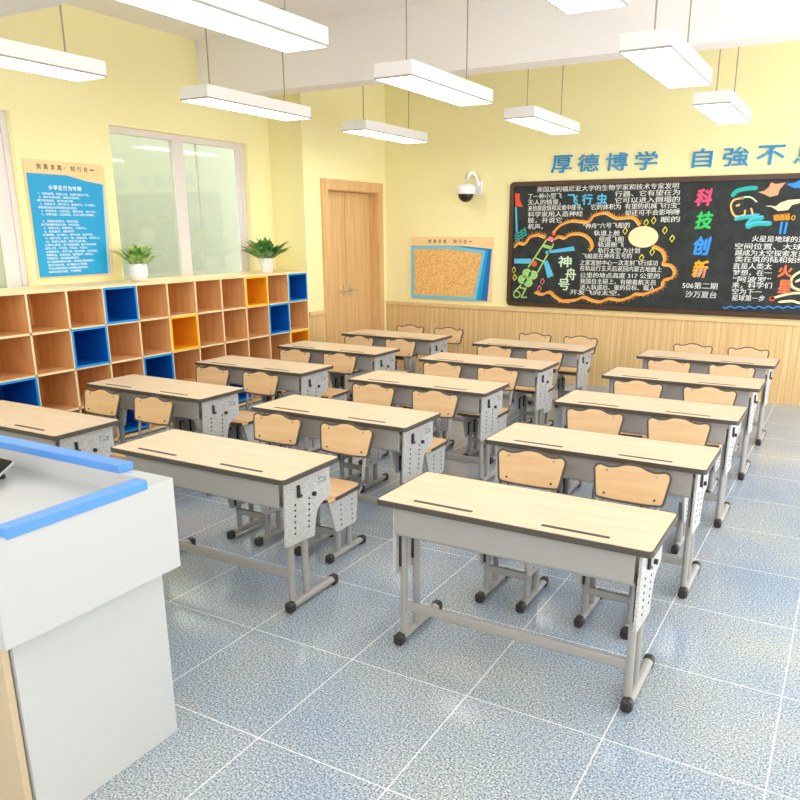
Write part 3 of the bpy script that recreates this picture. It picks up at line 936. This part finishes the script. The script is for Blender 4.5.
chalk('chalk_text', 'white', lambda b: [BF.text(b, t, u0, v0, u1, v1, DEP, 0.01) for t, (u0, v0, u1, v1) in (('506第二期', (-1.769, 1.25, -1.38, 1.325)), ('沙万夏台', (-1.727, 1.150, -1.381, 1.225)))], 'white issue number lines')
chalk('chalk_title', 'sky', lambda b: [BF.text(b, c, u, 2.20, u + .135, 2.325, DEP, 0.035) for c, u in zip('飞行虫', (-3.215, -3.035, -2.855))], 'sky blue title')
for c, key, (u0, v0, u1, v1) in zip('科技创新', ('magenta', 'green', 'blue', 'gold'), CC):
    chalk('chalk_title', key, lambda b: BF.text(b, c, u0, v0, u1, v1, DEP, 0.045, slant=0.15), {'magenta': 'pink red', 'green': 'green', 'blue': 'blue', 'gold': 'golden'}[key] + ' title character')
chalk('chalk_title', 'purple', lambda b: [BF.stroke(b, [(-1.545, 1.50), (-1.55, 1.39)], .018, DEP + .0006), BF.stroke(b, [(-1.60, 1.49), (-1.62, 1.385)], .018, DEP + .0006)], 'violet strokes')
chalk('chalk_title', 'pale_green', lambda b: [BF.text(b, c, *q, DEP, 0.02) for c, q in zip('神舟号', SZ)], 'pale green title')
chalk('chalk_title', 'vermilion', lambda b: [BF.text(b, c, *q, DEP, 0.04) for c, q in zip('火星', MA)], 'orange red title')
def cloud_f(w, off, jag):
    def f(b):
        for l in S['clouds']:
            pts = smooth(l, 6)
            BF.stroke(b, [(u + off, v + off) for u, v in pts], w, DEP - 0.0003 + off * .02 + .00008 * S['clouds'].index(l))
            if jag:
                for i, (u, v) in enumerate(pts):
                    t = 0.026 + 0.012 * ((i * 7) % 3)
                    c = (-2.6, 1.55) if u > -3.3 or v < 1.3 else (-3.6, 1.4)
                    dv = Vector((u - c[0], v - c[1])).normalized() * t
                    BF.stroke(b, [(u, v), (u + dv.x, v + dv.y)], 0.016, DEP - 0.0001 + .00002 * (i % 5), True)
    return f
chalk('chalk_cloud', 'orange', cloud_f(0.026, 0.004, True), 'orange cloud outline')
chalk('chalk_cloud', 'amber', cloud_f(0.014, -0.012, False), 'pale inner cloud line')
chalk('chalk_spacecraft', 'lime', lambda b: ([BF.stroke(b, l, 0.018, DEP) for l in S['craft_lines']] +
      [BF.blob(b, c, .062, .056, DEP - .0004) for c in S['craft_lobes'][:4]] + [BF.hoop(b, S['craft_lobes'][4], .045, .04, .014, DEP)]), 'green spacecraft body')
chalk('chalk_spacecraft', 'teal', lambda b: [BF.hoop(b, c, .034, .028, .007, DEP + .0003) for c in S['craft_lobes'][:4]], 'teal rings on the spacecraft')
chalk('chalk_spacecraft', 'sky', lambda b: [BF.poly(b, q, DEP) for q in S['panels']], 'light blue solar panels')
chalk('chalk_spacecraft', 'pink', lambda b: BF.poly(b, S['nose'], DEP), 'pink nose')
chalk('chalk_spacecraft', 'red', lambda b: [BF.blob(b, S['porthole'][0], .036, .038, DEP), BF.blob(b, (-3.37, 1.868), .025, .03, DEP)], 'red porthole and flame')
chalk('chalk_flag', 'red', lambda b: BF.poly(b, S['flag'], DEP), 'red flag')
chalk('chalk_flag', 'sky', lambda b: [BF.stroke(b, l, .024, DEP) for l in S['flag_pole']], 'blue flag pole')
chalk('chalk_flag', 'teal', lambda b: [BF.stroke(b, l, .016, DEP) for l in S['hatch']], 'teal hatching')
chalk('chalk_moon', 'cream', lambda b: BF.blob(b, S['moon'][0], .175, .122, DEP, 32), 'cream moon disc')
def star(b, c, w=.011):
    q = [(c[0], c[1] + .04), (c[0] + .026, c[1] + .004), (c[0] - .002, c[1] - .04), (c[0] - .027, c[1] - .004), (c[0], c[1] + .04)]
    BF.stroke(b, q, w, DEP)
chalk('chalk_stars', 'yellow', lambda b: [star(b, c) for c in S['stars']], 'yellow diamonds')
chalk('chalk_stars', 'pink', lambda b: [star(b, c) for c in S['stars_white']], 'pink diamonds')
for i, l in enumerate(S['teal']):
    chalk('chalk_ribbon', 'teal', lambda b: BF.stroke(b, smooth(l), .045 if i in (0, 2, 3) else .03, DEP + .0002 * i, True), 'teal swirl')
    if i:
        chalk('chalk_ribbon', 'sky', lambda b: BF.stroke(b, [(u, v + .02) for u, v in smooth(l)], .02, DEP + .001 + .0002 * i, True), 'blue swirl')
chalk('chalk_figure', 'amber', lambda b: [BF.stroke(b, smooth(l), .02, DEP) for l in S['ship']], 'amber outline')
chalk('chalk_figure', 'pale_green', lambda b: [BF.stroke(b, smooth(l), .016, DEP) for l in S['ship_top']], 'pale green arc')
chalk('chalk_bird', 'salmon', lambda b: BF.poly(b, S['bird1'], DEP), 'salmon bird')
chalk('chalk_bird', 'cream', lambda b: BF.poly(b, S['bird2'], DEP), 'cream bird')
chalk('chalk_cloud', 'blue', lambda b: BF.poly(b, S['blue_blob'], DEP), 'blue cloud')
chalk('chalk_figure', 'blue', lambda b: [BF.stroke(b, l, .024, DEP) for l in S['legs']], 'blue legs')
chalk('chalk_figure', 'brown', lambda b: BF.poly(b, S['brown'], DEP), 'brown body')
chalk('chalk_figure', 'gold', lambda b: [BF.hoop(b, (S['brown'][0][0] + .04 + .055 * k, S['brown'][0][1] - .03), .016, .022, .008, DEP + .0004) for k in range(4)], 'golden scales')
chalk('chalk_figure', 'cream', lambda b: [BF.stroke(b, smooth(l), .026, DEP, True) for l in S['cream']], 'cream swirl')
chalk('chalk_figure', 'red', lambda b: BF.blob(b, S['dot'][0], .03, .026, DEP), 'red dot')
chalk('chalk_wave', 'blue', lambda b: BF.stroke(b, S['wave'][0], .012, DEP), 'blue wavy line')

# cork notice board on the back wall
CX0, CX1, CZ0, CZ1 = -5.41, -4.185, 0.985, 1.818
co = (CX0 + CX1) / 2
nb = empty('notice_board', (co, YB, CZ0), 'cork notice board with blue layered edges beside the blackboard', 'notice board')
class NFace(Face):
    def p(s, u, v, d):
        return (u - co, -d, v - CZ0)
NF = NFace('back', YB)
b = MB(); NF.slab(b, [(CX0, CZ0), (CX1, CZ0), (CX1, CZ1), (CX0, CZ1)], 0.001, 0.010); b.build('backing_board', M['poster_tan'], nb)
b = MB(); NF.slab(b, [(-5.40, 1.0), (-4.252, 1.0), (-4.205, 1.668), (-4.60, 1.70), (-4.85, 1.702), (-5.40, 1.70)], 0.010, 0.014); b.build('layer_sheet', M['sheet_blue'], nb)
b = MB(); NF.slab(b, [(-5.40, 1.0), (-4.345, 1.0), (-4.255, 1.655), (-4.80, 1.705), (-5.40, 1.70)], 0.014, 0.018); b.build('layer_sheet', M['sheet_cyan'], nb)
outer = [(-5.405, 0.998), (-4.415, 0.998), (-4.29, 1.645), (-4.80, 1.70), (-5.405, 1.70)]
inner = [(-5.365, 1.04), (-4.448, 1.04), (-4.33, 1.612), (-4.80, 1.662), (-5.365, 1.662)]
b = MB(); NF.slab(b, inner, 0.018, 0.022); b.build('cork_sheet', M['cork'], nb)
b = MB(); b.ring([(u - co, v - CZ0) for u, v in outer], [(u - co, v - CZ0) for u, v in inner], -0.030, -0.018, 'y'); b.build('frame', M['cork_frame'], nb)
b = MB()
for k, c in enumerate('崇真求真·知行合一'):
    u = -5.15 + k * 0.076
    NF.text(b, c, u, 1.735 if c not in '·一' else 1.755, u + (.05 if c != '·' else .012), 1.785 if c not in '·一' else 1.765, 0.0105, 0.02)
b.build('heading_text', M['ink'], nb)

# dome security camera
sc = empty('security_camera', (-4.42, YB, 2.44), 'white dome security camera on curved wall bracket', 'camera')
b = MB(); b.prism(rrect(-0.06, 0.06, -0.10, 0.08, 0.03), -0.03, -0.001, 'y', 0.006); b.build('wall_plate', M['cam_white'], sc)
b = MB(); b.tube([(0.0, -0.02, 0.02), (-0.005, -0.07, 0.11), (-0.02, -0.14, 0.165), (-0.045, -0.20, 0.15), (-0.06, -0.235, 0.09), (-0.065, -0.24, 0.02)], [0.032, 0.03, 0.028, 0.027, 0.027, 0.03], 14)
b.build('bracket_arm', M['cam_white'], sc)
b = MB(); b.lathe([(0.112, -0.095), (0.118, -0.08), (0.116, -0.02), (0.10, 0.015), (0.05, 0.03), (0.0, 0.03)], 28, (-0.065, -0.24, 0)); b.build('housing', M['cam_white'], sc)
b = MB(); b.lathe([(0.0, -0.195)] + [(0.1 * cos(radians(a)), -0.095 - 0.1 * sin(radians(a))) for a in range(80, -1, -10)], 28, (-0.065, -0.24, 0)); b.build('dome', M['cam_dome'], sc)

# blue rules poster on the left wall
QY0, QY1, QZ0, QZ1 = 4.395, 5.215, 1.485, 2.49
qo = (QY0 + QY1) / 2
ps = empty('poster', (XL, qo, QZ0), 'blue poster of white text lines on a tan board between the windows', 'poster')
class QFace(Face):
    def p(s, u, v, d):
        return (d, u - qo, v - QZ0)
QF = QFace('left', XL)
b = MB(); QF.slab(b, [(QY0, QZ0), (QY1, QZ0), (QY1, QZ1), (QY0, QZ1)], 0.001, 0.012); b.build('backing_board', M['poster_tan'], ps)
b = MB(); QF.slab(b, [(4.41, 1.505), (5.172, 1.505), (5.195, 2.318), (5.0, 2.335), (4.80, 2.372), (4.41, 2.372)], 0.012, 0.017); b.build('layer_sheet', M['poster_pale'], ps)
b = MB(); QF.slab(b, [(4.41, 1.503), (5.13, 1.503), (5.175, 2.312), (5.0, 2.335), (4.80, 2.374), (4.41, 2.374)], 0.017, 0.022); b.build('text_panel', M['poster_blue'], ps)
b = MB()
for k, c in enumerate('崇真求真·知行合一'):
    u = 4.515 + k * 0.068
    QF.text(b, c, u, 2.412 if c not in '·一' else 2.43, u + (.046 if c != '·' else .012), 2.458 if c not in '·一' else 2.44, 0.0125, 0.02)
b.build('heading_text', M['ink'], ps)
b = MB()
for k, c in enumerate('小学生行为守则'):
    u = 4.60 + k * 0.049
    QF.text(b, c, u, 2.245, u + .042, 2.285, 0.0225, 0.03)
b.build('title_text', M['white_ink'], ps)
rules = ['1、热爱祖国，热爱人民，热爱中国共产党。', '2、遵守法律法规，增强法律意识。', '遵守校规校纪，遵守社会公德。', '3、热爱科学，努力学习，勤思好问，乐于探究。',
         '积极参加社会实践和有益的活动。', '4、珍爱生命，注意安全，锻炼身体，讲究卫生。', '5、自尊自爱，自信自强，生活习惯文明健康。', '', '6、积极参加劳动，勤俭朴素。',
         '自己能做的事自己做，不乱花钱。', '7、孝敬父母，尊敬师长，礼貌待人。', '8、热爱集体，团结同学。', '互相帮助，关心他人，爱护公物，保护环境。', '9、诚实守信，言行一致，知错就改，有责任心。',
         '10、热爱大自然，爱护生活环境。', '上课专心听讲，勇于提出问题，敢于发表见解。', '按时上学，不迟到，不早退，不逃学。', '认真做作业，书写工整，独立完成，及时改错。', '穿戴整洁，经常洗澡，勤剪指甲，勤洗头。',
         '早晚刷牙，饭前便后要洗手。', '自己能做的事自己做，衣物用品摆放整齐。', '遵守交通法规，过马路走人行横道。', '不在公路和铁路上玩耍和追逐打闹。', '阅读有益的书报，不进网吧。']
b = MB()
for k, t in enumerate(rules):
    if t:
        v = 2.222 - k * 0.029
        u0 = 4.475 + 0.0012 * k + (0.02 if t[0].isdigit() else 0)
        u1 = u0 + 0.026 * len(t)
        QF.text(b, t, u0, v - .021, min(u1, 5.085), v, 0.0225, 0.01)
b.build('rules_text', M['white_ink'], ps)
